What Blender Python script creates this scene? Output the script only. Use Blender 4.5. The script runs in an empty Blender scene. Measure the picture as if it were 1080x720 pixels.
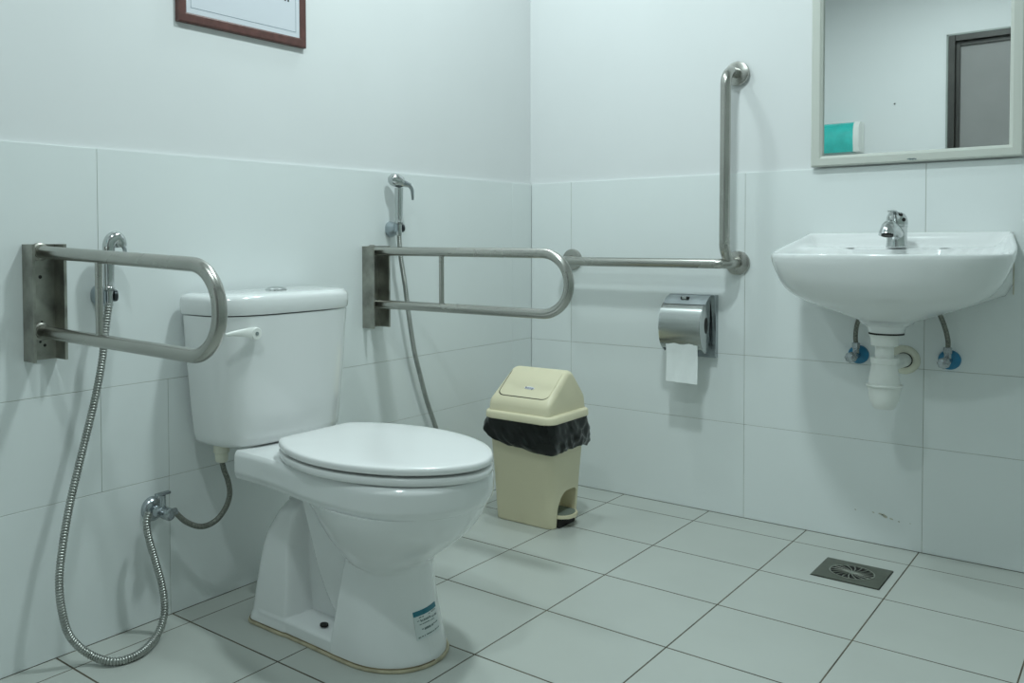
import bpy, bmesh, math, random
from mathutils import Vector, Matrix
random.seed(4)
PI = math.pi
scn = bpy.context.scene
COL = scn.collection

# ------------------------------------------------------------------ camera
F_PX, CX, CY = 934.37, 401.78, 281.66
YAW, PITCH, ROLL = -0.7202, -0.0297, -0.0062
CAM = Vector((1.7757, -2.884, 0.8956))
fw = Vector((math.sin(YAW)*math.cos(PITCH), math.cos(YAW)*math.cos(PITCH), math.sin(PITCH)))
r0 = Vector((math.cos(YAW), -math.sin(YAW), 0)); u0 = r0.cross(fw)
cr, sr = math.cos(ROLL), math.sin(ROLL)
RT = cr*r0 + sr*u0
UP = -sr*r0 + cr*u0
cd = bpy.data.cameras.new('camera'); cam = bpy.data.objects.new('camera', cd); COL.objects.link(cam)
cam.matrix_world = Matrix(((RT.x, UP.x, -fw.x, CAM.x), (RT.y, UP.y, -fw.y, CAM.y), (RT.z, UP.z, -fw.z, CAM.z), (0, 0, 0, 1)))
cd.sensor_width = 36; cd.lens = F_PX/1080*36
cd.shift_x = (540-CX)/1080; cd.shift_y = -(360-CY)/1080
cd.clip_start = 0.02
scn.camera = cam

# ------------------------------------------------------------------ materials
def mat(name, col, rough=.5, metal=0., vary=.04, scale=6., bump=0., bscale=200., coat=0., trans=0., spec=.5, stretch=None, alpha=1., rvary=.0):
    m = bpy.data.materials.new(name); m.use_nodes = True
    nt = m.node_tree; N = nt.nodes; L = nt.links
    b = N['Principled BSDF']
    tc = N.new('ShaderNodeTexCoord'); src = tc.outputs['Object']
    if stretch:
        mp = N.new('ShaderNodeMapping'); mp.inputs['Scale'].default_value = stretch
        L.new(src, mp.inputs['Vector']); src = mp.outputs['Vector']
    nz = N.new('ShaderNodeTexNoise'); nz.inputs['Scale'].default_value = scale; nz.inputs['Detail'].default_value = 5
    L.new(src, nz.inputs['Vector'])
    rp = N.new('ShaderNodeValToRGB')
    lo = [max(0, c*(1-vary)) for c in col]; hi = [min(1, c*(1+vary)) for c in col]
    rp.color_ramp.elements[0].position = .3; rp.color_ramp.elements[0].color = (*lo, 1)
    rp.color_ramp.elements[1].position = .7; rp.color_ramp.elements[1].color = (*hi, 1)
    L.new(nz.outputs['Fac'], rp.inputs['Fac']); L.new(rp.outputs['Color'], b.inputs['Base Color'])
    b.inputs['Roughness'].default_value = rough; b.inputs['Metallic'].default_value = metal
    if rvary:
        mr = N.new('ShaderNodeMapRange'); mr.inputs['To Min'].default_value = max(.02, rough-rvary); mr.inputs['To Max'].default_value = rough+rvary
        L.new(nz.outputs['Fac'], mr.inputs['Value']); L.new(mr.outputs['Result'], b.inputs['Roughness'])
    b.inputs['Specular IOR Level'].default_value = spec
    if coat:
        b.inputs['Coat Weight'].default_value = coat; b.inputs['Coat Roughness'].default_value = .08
    if trans: b.inputs['Transmission Weight'].default_value = trans
    if bump:
        n2 = N.new('ShaderNodeTexNoise'); n2.inputs['Scale'].default_value = bscale; n2.inputs['Detail'].default_value = 3
        L.new(src, n2.inputs['Vector'])
        bp = N.new('ShaderNodeBump'); bp.inputs['Strength'].default_value = bump; bp.inputs['Distance'].default_value = .002
        L.new(n2.outputs['Fac'], bp.inputs['Height']); L.new(bp.outputs['Normal'], b.inputs['Normal'])
    return m

M = {}
M['paint'] = mat('wall_paint', (.728, .736, .742), .6, vary=.012, scale=3, bump=.05, bscale=90)
M['ceil'] = mat('ceiling_paint', (.76, .765, .765), .8, vary=.01)
M['bouncetile'] = mat('bounce_cut_grey_tile', (.44, .49, .46), .4, vary=.03, scale=2)  # unseen right wall only: grey chosen to cut bounce light
M['bouncepaint'] = mat('bounce_cut_grey_paint', (.52, .55, .53), .7, vary=.02)  # goes with the right wall tile, darkened to reduce fill from that side
M['tile'] = mat('wall_tile', (.755, .785, .785), .34, vary=.02, scale=2.2, bump=.02, bscale=30, spec=.35)
M['ftile'] = mat('floor_tile', (.468, .488, .458), .36, vary=.03, scale=3.5, bump=.03, bscale=40, spec=.4)
M['grout'] = mat('wall_grout', (.40, .40, .35), .9, vary=.3, scale=14)
M['fgrout'] = mat('floor_grout', (.10, .085, .06), .9, vary=.4, scale=12)
M['porc'] = mat('porcelain', (.765, .775, .775), .14, vary=.01, scale=3, coat=.5)
M['seat'] = mat('seat_plastic', (.775, .775, .775), .2, vary=.01, scale=3)
M['steel'] = mat('brushed_steel', (.45, .445, .415), .26, 1, vary=.10, scale=5, stretch=(1, 1, 1), rvary=.08, bump=.04, bscale=60)
M['plate'] = mat('stained_steel', (.36, .355, .32), .42, 1, vary=.32, scale=22, rvary=.1, bump=.08, bscale=60)
M['chrome'] = mat('chrome', (.56, .58, .58), .15, 1, vary=.05, scale=20, rvary=.04)
M['dchrome'] = mat('dull_chrome', (.42, .45, .47), .22, 1, vary=.12, scale=30, rvary=.06)
M['satin'] = mat('satin_grey_plastic', (.36, .41, .44), .28, .6, vary=.03)
M['cover'] = mat('brushed_chrome', (.50, .52, .51), .24, 1, vary=.08, scale=9, stretch=(.3, 6, 6), rvary=.06)
M['darkcap'] = mat('dark_chrome_cap', (.06, .07, .075), .3, .6, vary=.1)
M['hose'] = mat('hose_steel', (.40, .41, .39), .3, 1, vary=.12, scale=40)
M['braid'] = mat('braided_hose', (.20, .205, .18), .45, .7, vary=.45, scale=300, bump=.5, bscale=700)
M['cream'] = mat('cream_plastic', (.73, .665, .475), .45, vary=.02, bump=.03, bscale=250)
M['creamdark'] = mat('cream_plastic_shell', (.60, .56, .40), .45, vary=.03, bump=.03, bscale=250)
M['black'] = mat('black_void', (.008, .007, .006), .7, vary=.2)
M['gap'] = mat('painted_gap_shade', (.035, .025, .015), .7)
M['rubber'] = mat('grey_rubber', (.17, .20, .17), .6, vary=.1, scale=40)
M['bag'] = mat('bin_bag', (.006, .007, .006), .17, vary=.3, bump=.10, bscale=60, spec=.38)
M['ivory'] = mat('ivory_plastic', (.68, .67, .56), .35, vary=.04, scale=30)
M['white'] = mat('white_plastic', (.78, .79, .76), .3, vary=.02)
M['blue'] = mat('blue_plastic', (.012, .17, .32), .3, vary=.12, scale=60)
M['silicone'] = mat('aged_silicone', (.44, .39, .27), .5, vary=.25, scale=25)
M['caulk'] = mat('basin_caulk', (.55, .52, .42), .5, vary=.2, scale=25)
M['sealdark'] = mat('dark_sealant', (.20, .16, .09), .6, vary=.3, scale=30)
M['paper'] = mat('tissue_paper', (.84, .86, .86), .9, vary=.015, scale=40, bump=.3, bscale=300)
M['print'] = mat('printed_sheet', (.64, .66, .71), .35, vary=.01)
M['ink'] = mat('print_ink', (.02, .035, .045), .5, vary=.1)
M['line'] = mat('printed_rule', (.16, .22, .26), .5, vary=.1)
M['wood'] = mat('mahogany_frame', (.105, .042, .036), .4, vary=.25, scale=12, stretch=(1, 4, 4), bump=.1, bscale=80)
M['mirror'] = mat('mirror_silver', (.92, .945, .935), .012, 1, vary=.004)
M['mframe'] = mat('mirror_frame_cream', (.56, .575, .53), .35, vary=.02)
M['teal'] = mat('teal_plastic', (.03, .50, .46), .2, vary=.15, scale=18, coat=.5)
M['door'] = mat('grey_door', (.25, .245, .24), .5, vary=.04, scale=5)
M['dframe'] = mat('dark_metal_frame', (.035, .034, .03), .4, .2, vary=.2, scale=10)
M['trimgrey'] = mat('frame_edge_grey', (.28, .31, .29), .45, vary=.08)
M['sticker'] = mat('sticker_paper', (.66, .70, .70), .4, vary=.02)
M['tealink'] = mat('sticker_teal_band', (.012, .16, .22), .4, vary=.1)
M['grayink'] = mat('sticker_small_print', (.16, .21, .21), .5, vary=.3, scale=300)
M['stain'] = mat('soap_stain', (.46, .45, .37), .7, vary=.3, scale=80)
M['lampglass'] = mat('lamp_trim', (.8, .8, .8), .4)

# ------------------------------------------------------------------ object helpers
def base_of(o):
    v = Vector((0, 0, 0))
    while o is not None:
        v += Vector(o.location); o = o.parent
    return v

def obj(name, bm, m, parent=None, smooth=True, ang=40):
    """link ONE mesh object; the shape is given in room coordinates"""
    bmesh.ops.recalc_face_normals(bm, faces=bm.faces)
    if parent is not None:
        bmesh.ops.translate(bm, verts=bm.verts, vec=-base_of(parent))
    me = bpy.data.meshes.new(name); bm.to_mesh(me); bm.free()
    if smooth:
        me.polygons.foreach_set('use_smooth', [True]*len(me.polygons))
        me.set_sharp_from_angle(angle=math.radians(ang))
    me.materials.append(m)
    o = bpy.data.objects.new(name, me); COL.objects.link(o)
    if parent is not None: o.parent = parent
    return o

def thing(name, label, cat, loc, group=None):
    o = bpy.data.objects.new(name, None); COL.objects.link(o)
    o.location = loc; o.empty_display_size = .05
    o['label'] = label; o['category'] = cat
    if group: o['group'] = group
    return o

def tag(o, label, cat, group=None):
    o['label'] = label; o['category'] = cat
    if group: o['group'] = group
    return o

def struct(o, label=None, cat=None):
    o['kind'] = 'structure'
    if label: o['label'] = label
    if cat: o['category'] = cat
    return o

# ------------------------------------------------------------------ shape helpers
def B(): return bmesh.new()

def box(bm, lo, hi, bev=0., seg=2):
    lo = Vector(lo); hi = Vector(hi)
    t = bmesh.new()
    bmesh.ops.create_cube(t, size=1)
    for v in t.verts:
        v.co = Vector([(lo[i]+hi[i])/2 + v.co[i]*(hi[i]-lo[i]) for i in range(3)])
    if bev: bmesh.ops.bevel(t, geom=list(t.edges), offset=bev, segments=seg, profile=.5, affect='EDGES')
    merge(bm, t)
    return bm

def merge(bm, t, mtx=None):
    if mtx is not None: bmesh.ops.transform(t, matrix=mtx, verts=t.verts)
    me = bpy.data.meshes.new('tmp'); t.to_mesh(me); t.free()
    bm.from_mesh(me); bpy.data.meshes.remove(me)

def loft(bm, secs, cap0=True, cap1=True, closed=True):
    rows = [[bm.verts.new(p) for p in s] for s in secs]
    n = len(rows[0])
    for a, b in zip(rows, rows[1:]):
        for i in range(n if closed else n-1):
            j = (i+1) % n
            try: bm.faces.new((a[i], a[j], b[j], b[i]))
            except ValueError: pass
    if cap0: bm.faces.new(list(reversed(rows[0])))
    if cap1: bm.faces.new(rows[-1])
    return bm

def catmull(pts, n=8):
    P = [Vector(p) for p in pts]
    P = [P[0]*2-P[1]] + P + [P[-1]*2-P[-2]]
    out = []
    for i in range(1, len(P)-2):
        a, b, c, d = P[i-1:i+3]
        for k in range(n):
            t = k/n
            out.append(.5*((2*b)+(c-a)*t+(2*a-5*b+4*c-d)*t*t+(3*b-a-3*c+d)*t**3))
    out.append(P[-2].copy())
    return out

def resample(pts, step):
    out = [pts[0].copy()]; acc = 0
    for a, b in zip(pts, pts[1:]):
        d = (b-a).length
        if d < 1e-9: continue
        t = step-acc
        while t <= d:
            out.append(a+(b-a)*(t/d)); t += step
        acc = d-(t-step)
    if (out[-1]-pts[-1]).length > step*.3: out.append(pts[-1].copy())
    return out

def tube(bm, pts, r, n=16, caps=True, rad=None):
    """round tube along pts; rad(i) may change the radius"""
    pts = [Vector(p) for p in pts]
    T = []
    for i in range(len(pts)):
        a = pts[max(0, i-1)]; b = pts[min(len(pts)-1, i+1)]
        T.append((b-a).normalized())
    ref = Vector((0, 0, 1)) if abs(T[0].z) < .9 else Vector((1, 0, 0))
    nrm = (ref-T[0]*ref.dot(T[0])).normalized()
    secs = []
    for i, p in enumerate(pts):
        if i:
            ax = T[i-1].cross(T[i])
            if ax.length > 1e-8:
                nrm = Matrix.Rotation(T[i-1].angle(T[i]), 3, ax.normalized()) @ nrm
            nrm = (nrm-T[i]*nrm.dot(T[i])).normalized()
        bi = T[i].cross(nrm)
        rr = rad(i) if rad else r
        secs.append([p+nrm*(math.cos(2*PI*k/n)*rr)+bi*(math.sin(2*PI*k/n)*rr) for k in range(n)])
    return loft(bm, secs, caps, caps)

def fillet(pts, rads, n=10):
    """polyline with rounded corners"""
    P = [Vector(p) for p in pts]; out = [P[0]]
    for i in range(1, len(P)-1):
        r = rads[i-1] if isinstance(rads, (list, tuple)) else rads
        a = (P[i-1]-P[i]).normalized(); b = (P[i+1]-P[i]).normalized()
        th = a.angle(b); d = r/math.tan(th/2)
        s = P[i]+a*d; e = P[i]+b*d
        bis = (a+b).normalized(); c = P[i]+bis*(r/math.sin(th/2))
        v0 = s-c; v1 = e-c; ax = v0.cross(v1).normalized(); ang = v0.angle(v1)
        for k in range(n+1):
            out.append(c+Matrix.Rotation(ang*k/n, 3, ax) @ v0)
    out.append(P[-1])
    return out

def lathe(bm, prof, origin, axis=(0, 0, 1), n=32, cap0=True, cap1=True):
    """prof: list of (distance along axis, radius)"""
    ax = Vector(axis).normalized(); o = Vector(origin)
    ref = Vector((0, 0, 1)) if abs(ax.z) < .9 else Vector((1, 0, 0))
    u = (ref-ax*ref.dot(ax)).normalized(); w = ax.cross(u)
    secs = [[o+ax*h+(u*math.cos(2*PI*k/n)+w*math.sin(2*PI*k/n))*max(r, 1e-4) for k in range(n)] for h, r in prof]
    return loft(bm, secs, cap0, cap1)

def rrect(x0, x1, y0, y1, r, n=8):
    out = []
    for cx, cy, a in ((x1-r, y1-r, 0), (x0+r, y1-r, 90), (x0+r, y0+r, 180), (x1-r, y0+r, 270)):
        for k in range(n+1):
            t = math.radians(a+90*k/n)
            out.append((cx+r*math.cos(t), cy+r*math.sin(t)))
    return out

def prism(bm, poly, axis, a, b):
    """extrude 2-D polygon along an axis; axis 0: poly=(y,z), 1: (x,z), 2: (x,y)"""
    def P(p, h):
        return {0: (h, p[0], p[1]), 1: (p[0], h, p[1]), 2: (p[0], p[1], h)}[axis]
    return loft(bm, [[P(p, a) for p in poly], [P(p, b) for p in poly]])

def lerp_tab(tab, x):
    if x <= tab[0][0]: return tab[0][1]
    for (a, fa), (b, fb) in zip(tab, tab[1:]):
        if x <= b: return fa+(fb-fa)*(x-a)/(b-a)
    return tab[-1][1]

def smooth_tab(tab, x):
    """Catmull style interpolation of a table (monotone enough for the shapes here)"""
    if x <= tab[0][0]: return tab[0][1]
    if x >= tab[-1][0]: return tab[-1][1]
    for i in range(len(tab)-1):
        (a, fa), (b, fb) = tab[i], tab[i+1]
        if x <= b:
            h = b-a
            d = (fb-fa)/h
            m0 = d if i == 0 else .5*(d+(fa-tab[i-1][1])/(a-tab[i-1][0]))
            m1 = d if i == len(tab)-2 else .5*(d+(tab[i+2][1]-fb)/(tab[i+2][0]-b))
            if i > 0 and (fa-tab[i-1][1])*d <= 0: m0 = 0
            if i < len(tab)-2 and (tab[i+2][1]-fb)*d <= 0: m1 = 0
            t = (x-a)/h
            return fa*(2*t**3-3*t*t+1)+h*m0*(t**3-2*t*t+t)+fb*(-2*t**3+3*t*t)+h*m1*(t**3-t*t)

def sstep(a, b, x):
    t = min(1, max(0, (x-a)/(b-a))); return t*t*(3-2*t)

def pix(u, v, ax, val):
    """room point on the plane coordinate[ax] = val that the photograph shows at pixel (u, v)"""
    d = RT*((u-CX)/F_PX)-UP*((v-CY)/F_PX)+fw
    return CAM+d*((val-CAM[ax])/d[ax])

# ------------------------------------------------------------------ room
XR, YF, ZC = 2.4, -3.3, 2.5
TT = .008                                   # tile thickness: tile faces lie on x = 0 / y = 0
def tiles(rects, axis, face, out, gap=.0012, bev=.0005):
    """rects (a0,a1,z0,z1); axis 0: tiles on a wall x = face, axis 1: y = face. out: side the face looks to"""
    bm = B()
    for a0, a1, z0, z1, *g in rects:
        gl, gr, gb, gt = g[0] if g else (gap/2,)*4
        a0 += gl; a1 -= gr; z0 += gb; z1 -= gt
        d0, d1 = sorted((face, face-out*TT))
        lo, hi = ((d0, a0, z0), (d1, a1, z1)) if axis == 0 else ((a0, d0, z0), (a1, d1, z1))
        box(bm, lo, hi, bev, 1)
    return bm

ZT = 1.1049
G = .0006
# floor
fl = B(); box(fl, (-.10, YF-.1, -.08), (XR+.1, .10, -.0005))
floor = struct(obj('floor', fl, M['fgrout'], smooth=False))
ax = [-.0, .0712] + [.3762+.3*i for i in range(7)] + [XR]
ay = [0.0] + [-.1312-.3*i for i in range(11)] + [YF]
ft = B()
for x0, x1 in zip(ax, ax[1:]):
    for y1, y0 in zip(ay, ay[1:]):
        if x1-x0 < .01 or y1-y0 < .01: continue
        g, gy = .0016, .0024
        box(ft, (x0+g, y0+gy, -.008), (x1-g, y1-gy, 0), .0003, 1)
obj('floor_tiles', ft, M['ftile'], floor, smooth=False)
# ceiling
cl = B(); box(cl, (-.1, YF-.1, ZC), (XR+.1, .1, ZC+.08))
ceiling = struct(obj('ceiling', cl, M['ceil'], smooth=False))
# left wall (x = 0)
w = B(); box(w, (-.11, YF-.1, -.0008), (-TT, .10, ZC))
wl = struct(obj('wall_left', w, M['paint'], smooth=False))
Lr = []
zr1, zr2, zr2b = .335, .5265, .569
ysm = -1.22                                  # row heights change behind the cistern
N0 = 0.0
Lr += [(-.13, 0, 0, zr1), (-.13, 0, zr1, zr2), (-.13, 0, zr2, ZT)]
Lr += [(-1.635, -.13, 0, zr1), (YF, -1.635, 0, zr1)]
Lr += [(-1.815, -1.635, zr1, zr2b), (YF, -1.815, zr1, zr2b), (YF, -1.815, zr2b, ZT)]
lt = tiles(Lr, 0, 0, 1)
prism(lt, [(-1.635+G, zr1+G), (-.13-G, zr1+G), (-.13-G, zr2-G), (ysm-G, zr2-G), (ysm-G, zr2b-G), (-1.635+G, zr2b-G)], 0, -TT, 0)
prism(lt, [(-1.815+G, zr2b+G), (ysm+G, zr2b+G), (ysm+G, zr2+G), (-.13-G, zr2+G), (-.13-G, ZT-G), (-1.815+G, ZT-G)], 0, -TT, 0)
obj('tile_cladding', lt, M['tile'], wl, smooth=False)
g = B(); box(g, (-TT-.001, YF, 0), (-.0012, .0, ZT-.002)); obj('grout', g, M['grout'], wl, smooth=False)
# back wall (y = 0)
w = B(); box(w, (-TT, TT, -.0015), (XR+.1, .11, ZC))
wb = struct(obj('wall_back', w, M['paint'], smooth=False))
jx = [0, .168, .787, 1.283, 1.883, XR]
zz = [0, .3012, .5233, ZT]
obj('tile_cladding', tiles([(a, b, z0, z1) for a, b in zip(jx, jx[1:]) for z0, z1 in zip(zz, zz[1:])], 1, 0, -1), M['tile'], wb, smooth=False)
g = B(); box(g, (0, .0012, 0), (XR, TT+.001, ZT-.002)); obj('grout', g, M['grout'], wb, smooth=False)
# stain on the lower back wall
st = B()
for (u, v, a, b_) in ((933, 544, .010, .005), (929, 542, .007, .003), (940, 547, .006, .003), (921, 540, .004, .002), (948, 550, .003, .002), (902, 537, .0025, .002), (960, 552, .0025, .0012)):
    c = pix(u, v, 1, 0)
    ring = [(c.x+a*math.cos(t*PI/5)*random.uniform(.6, 1.1), -.0004, c.z-.25*a*math.cos(t*PI/5)+b_*math.sin(t*PI/5)*random.uniform(.6, 1.1)) for t in range(10)]
    loft(st, [ring, [(p[0], .0002, p[2]) for p in ring]])
obj('water_stain', st, M['stain'], wb)
# right and front walls; the unseen right one is greyed to cut bounce light
w = B(); box(w, (XR+TT, YF-.1, -.0015), (XR+.11, TT, ZC))
wr = struct(obj('wall_right', w, M['bouncepaint'], smooth=False))
yj = [YF, -2.7, -2.1, -1.5, -.9, -.3, 0]
obj('tile_cladding', tiles([(a, b, z0, z1) for a, b in zip(yj, yj[1:]) for z0, z1 in zip(zz, zz[1:])], 0, XR, -1), M['bouncetile'], wr, smooth=False)
DX0, DX1, DZ = .823, 1.783, 2.085            # door opening on the front wall
w = B()
box(w, (-TT, YF-.11, -.0015), (DX0, YF-TT, ZC)); box(w, (DX1, YF-.11, -.0015), (XR+TT, YF-TT, ZC)); box(w, (DX0, YF-.11, DZ), (DX1, YF-TT, ZC))
wf = struct(obj('wall_front', w, M['paint'], smooth=False))
rf = [(a, b, z0, z1) for a, b in ((0, .4), (.4, DX0), (DX1, XR)) for z0, z1 in zip(zz, zz[1:])]
obj('tile_cladding', tiles(rf, 1, YF, 1), M['tile'], wf, smooth=False)

# ------------------------------------------------------------------ door seen in the mirror
dr = B(); box(dr, (DX0+.058, YF-.075, .004), (DX1-.058, YF-.035, DZ-.062), .002)
door = struct(obj('door_1', dr, M['door'], smooth=False))
d = B()
t = .06
prof = [(0, t), (.012, 0)]
for lo, hi in (((DX0+.006, YF-.10, 0), (DX0+.04, YF+.008, DZ-.006)), ((DX1-.04, YF-.10, 0), (DX1-.006, YF+.008, DZ-.006)), ((DX0+.040, YF-.10, DZ-.04), (DX1-.040, YF+.0079, DZ-.006))):
    box(d, lo, hi, .002, 1)
for lo, hi in (((DX0+.04, YF-.10, 0), (DX0+.062, YF-.022, DZ-.04)), ((DX1-.062, YF-.10, 0), (DX1-.04, YF-.022, DZ-.04)), ((DX0+.062, YF-.10, DZ-.066), (DX1-.062, YF-.0221, DZ-.04))):
    box(d, lo, hi, .002, 1)
obj('door_frame', d, M['dframe'], door, smooth=False)
d = B()
for lo, hi in (((DX0-.004, YF-.008, 0), (DX0+.006, YF+.010, DZ+.004)), ((DX1-.006, YF-.008, 0), (DX1+.004, YF+.010, DZ+.004)), ((DX0-.004, YF-.008, DZ-.006), (DX1+.004, YF+.010, DZ+.004))):
    box(d, lo, hi, .001, 1)
obj('architrave', d, M['trimgrey'], door, smooth=False)
d = B()
hx = DX1-.12
lathe(d, [(0, .026), (.008, .026), (.010, .010), (.05, .010)], (hx, YF-.036, 1.0), (0, 1, 0), 20)
tube(d, fillet([(hx, YF+.005, 1.0), (hx, YF+.014, 1.0), (hx-.12, YF+.014, 1.0)], .008, 5), .009, 12)
obj('door_handle', d, M['steel'], door)

# ------------------------------------------------------------------ toilet
TY = -1.42
toilet = thing('toilet', 'white two-piece ceramic toilet with lid closed, standing between the two flip-up rails', 'toilet', (.38, TY, 0))

XF = [(0, .635), (.012, .635), (.03, .630), (.10, .611), (.16, .603), (.195, .602), (.207, .606), (.225, .627), (.25, .660), (.28, .694), (.31, .718), (.335, .732), (.346, .738), (.36, .746), (.385, .749), (.400, .749), (.409, .744)]
XB = [(0, .142), (.03, .146), (.10, .156), (.17, .168), (.22, .182), (.25, .196), (.28, .205), (.344, .215)]
RIM = [(.165, .150), (.25, .153), (.33, .163), (.42, .180), (.5, .187), (.56, .187)]
BWS = [(.198, .52), (.212, .60), (.23, .675), (.26, .785), (.29, .872), (.32, .942), (.344, .978)]
def w_rim(x, z):
    s = 1
    if z > .395: s = 1-.05*((z-.395)/.014)**2
    if z < .356: s = .985-.02*(.356-z)/.012
    if x > .55:
        f = smooth_tab(XF, z)
        return .187*s*max(0, 1-((min(x, f)-.55)/(f-.55))**2.15)**.5
    return smooth_tab(RIM, x)*s
def w_ell(x, xa, xb, wmax, e=.5, asym=.5):
    if x <= xa or x >= xb: return 0
    m = xa+(xb-xa)*asym
    q = (m-x)/(m-xa) if x < m else (x-m)/(xb-m)
    return wmax*max(0, 1-abs(q)**2.2)**e
def smax(a, b, k):
    h = max(k-abs(a-b), 0)/k
    return max(a, b)+h*h*k*.25
def w_body(x, z):
    if z >= .345: return w_rim(x, z)
    f = smooth_tab(XF, z); b = smooth_tab(XB, z)
    # inner core joining everything under the deck
    core = w_ell(x, b, f-.01, .050, .35)
    # trapway: a tube running from high at the back down to the front foot
    core2 = 0
    if z < .33:
        path = lerp_tab([(.03, .46), (.055, .425), (.085, .395), (.12, .37), (.17, .345), (.23, .325), (.33, .29)], z)
        core2 = .086*sstep(path-.030, path+.030, x)*(1-sstep(f-.10, f-.06, x))
    w = smax(core, core2, .03)
    # bowl
    if z > .196:
        xa = lerp_tab([(.196, .455), (.21, .438), (.23, .418), (.26, .384), (.29, .362), (.32, .345), (.345, .318)], z)
        wb_ = w_ell(x, xa, f, .192*smooth_tab(BWS, z), .52, .52)
        w = smax(w, wb_, .008)
    # front pedestal with its flat rear edge
    if z < .225:
        xa = lerp_tab([(0, .436), (.03, .438), (.21, .463), (.225, .47)], z)
        hw = lerp_tab([(0, .1245), (.012, .1245), (.03, .1235), (.2, .106), (.225, .104)], z)
        wp = 0
        if x < f:
            q = max(0, (x-.50)/(f-.50)); wp = hw*math.sqrt(max(0, 1-q**2.3))
        wp *= sstep(xa-.011, xa+.011, x)
        w = max(w, wp)
    # rear column with an arched shoulder
    top = .312
    if z < top:
        hw = lerp_tab([(0, .122), (.012, .122), (.03, .116), (.2, .100), (.312, .09)], z)
        q = max(0, (z-.17)/(top-.17))
        xe = lerp_tab([(0, .318), (.1, .312), (.2, .306), (.27, .318), (.312, .33)], z)
        bb = b+(.275-b)*(1-math.sqrt(max(0, 1-q**2.6)))
        wr_ = 0
        if x > bb:
            q2 = min(1, (x-bb)/.05); wr_ = hw*math.sqrt(max(0, 1-(1-q2)**2.2))
        wr_ *= 1-sstep(xe-.022, xe+.020, x)
        wr_ *= math.sqrt(max(0, 1-max(0, (z-.26)/(top-.26))**2))
        w = smax(w, wr_, .012)
    # foot flange all round
    if z < .046:
        fl_ = w_ell(x, b, f, .1235, .5, .62)
        if x < .50:
            q = min(1, (x-b)/.07) if x > b else 0
            fl_ = lerp_tab([(.14, .117), (.3, .119), (.43, .1225), (.5, .1235)], x)*math.sqrt(max(0, 1-(1-q)**2.2))
        fl_ = fl_ if z < .034 else fl_*math.sqrt(max(0, 1-((z-.034)/.012)**2))
        w = max(w, fl_)
    return w
zs = [0, .004, .012, .022, .030, .034, .037, .040, .043, .046, .05]
z = .056
while z < .19: zs.append(z); z += .007
zs += [.19, .194, .197, .2, .203, .206, .209, .213, .217, .222, .227, .233]
z = .24
while z < .343: zs.append(z); z += .0055
zs += [.3435, .3449, .3451, .347, .350, .354, .358, .363, .37, .38, .39, .397, .401, .405, .408, .409]
N1, N2, N3 = 46, 56, 96
NX = N1+N2+N3
BA = [(0, .318), (.1, .312), (.2, .306), (.27, .295), (.345, .262), (.41, .262)]
BB = [(0, .436), (.03, .438), (.196, .461), (.21, .446), (.23, .426), (.26, .394), (.29, .372), (.32, .354), (.345, .328), (.41, .328)]
def ease(t): return .25*t+.75*(1-math.cos(PI*t))/2
bm = B(); rowsL = []; rowsR = []
for z in zs:
    if z >= .345: xa, xb_ = .165, smooth_tab(XF, z)
    else:
        xa, xb_ = smooth_tab(XB, z), smooth_tab(XF, z)
        if z > .3448: xa = .165
    ka, kb = lerp_tab(BA, z), lerp_tab(BB, z)
    rl = []; rr = []
    for i in range(NX+1):
        if i < N1: x = xa+(ka-xa)*ease(i/N1)
        elif i < N1+N2: x = ka+(kb-ka)*ease((i-N1)/N2)
        else:
            t_ = (i-N1-N2)/N3
            x = kb+(xb_-kb)*(.30*(1-math.cos(PI/2*t_/.35)) if t_ < .35 else .30+.70*math.sin(PI/2*(t_-.35)/.65))
        if i == NX: wv = 0
        else: wv = w_body(x, z)
        if z < .345 and i == 0: wv = 0.0
        wv = max(wv, .0004)
        rl.append(bm.verts.new((x, TY-wv, z))); rr.append(bm.verts.new((x, TY+wv, z)))
    rowsL.append(rl); rowsR.append(rr)
for k in range(len(zs)-1):
    for i in range(NX):
        bm.faces.new((rowsL[k][i], rowsL[k][i+1], rowsL[k+1][i+1], rowsL[k+1][i]))
        bm.faces.new((rowsR[k][i+1], rowsR[k][i], rowsR[k+1][i], rowsR[k+1][i+1]))
    for i, j in ((0, 0), (NX, NX)):
        bm.faces.new((rowsR[k][i], rowsL[k][i], rowsL[k+1][i], rowsR[k+1][i]))
for k in (0, len(zs)-1):
    for i in range(NX):
        bm.faces.new((rowsL[k][i], rowsR[k][i], rowsR[k][i+1], rowsL[k][i+1]))
bowl = obj('bowl', bm, M['porc'], toilet, ang=60)
# bolt hole on the foot: a black disc paints the shade inside it
bm = B(); c = Vector((.398, TY-.092, .0440))
lathe(bm, [(0, .0095), (.0042, .0095), (.0048, .0085)], c, (0, 0, 1), 16)
obj('bolt_hole_shade', bm, M['black'], toilet)
# sealant bead round the foot
pl = []
for i in range(81):
    t_ = i/80
    x = .142+(.635-.142)*(1-math.cos(PI*t_))/2
    pl.append((x, w_body(x, .004) if 0 < i < 80 else 0.0))
path = [(x+(.0015 if x > .6 else -.0015 if x < .16 else 0), TY-wv-.001, .0035) for x, wv in pl]
path2 = [(x+(.0015 if x > .6 else -.0015 if x < .16 else 0), TY+wv+.001, .0035) for x, wv in reversed(pl)]
bm = B(); tube(bm, path+path2[1:-1]+[path[0]], .0042, 8, False)
obj('sealant_bead', bm, M['silicone'], toilet)
bm = B(); tube(bm, [(p[0], p[1], .0088) for p in path], .0012, 6, False)
obj('sealant_edge', bm, M['sealdark'], toilet)

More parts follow.
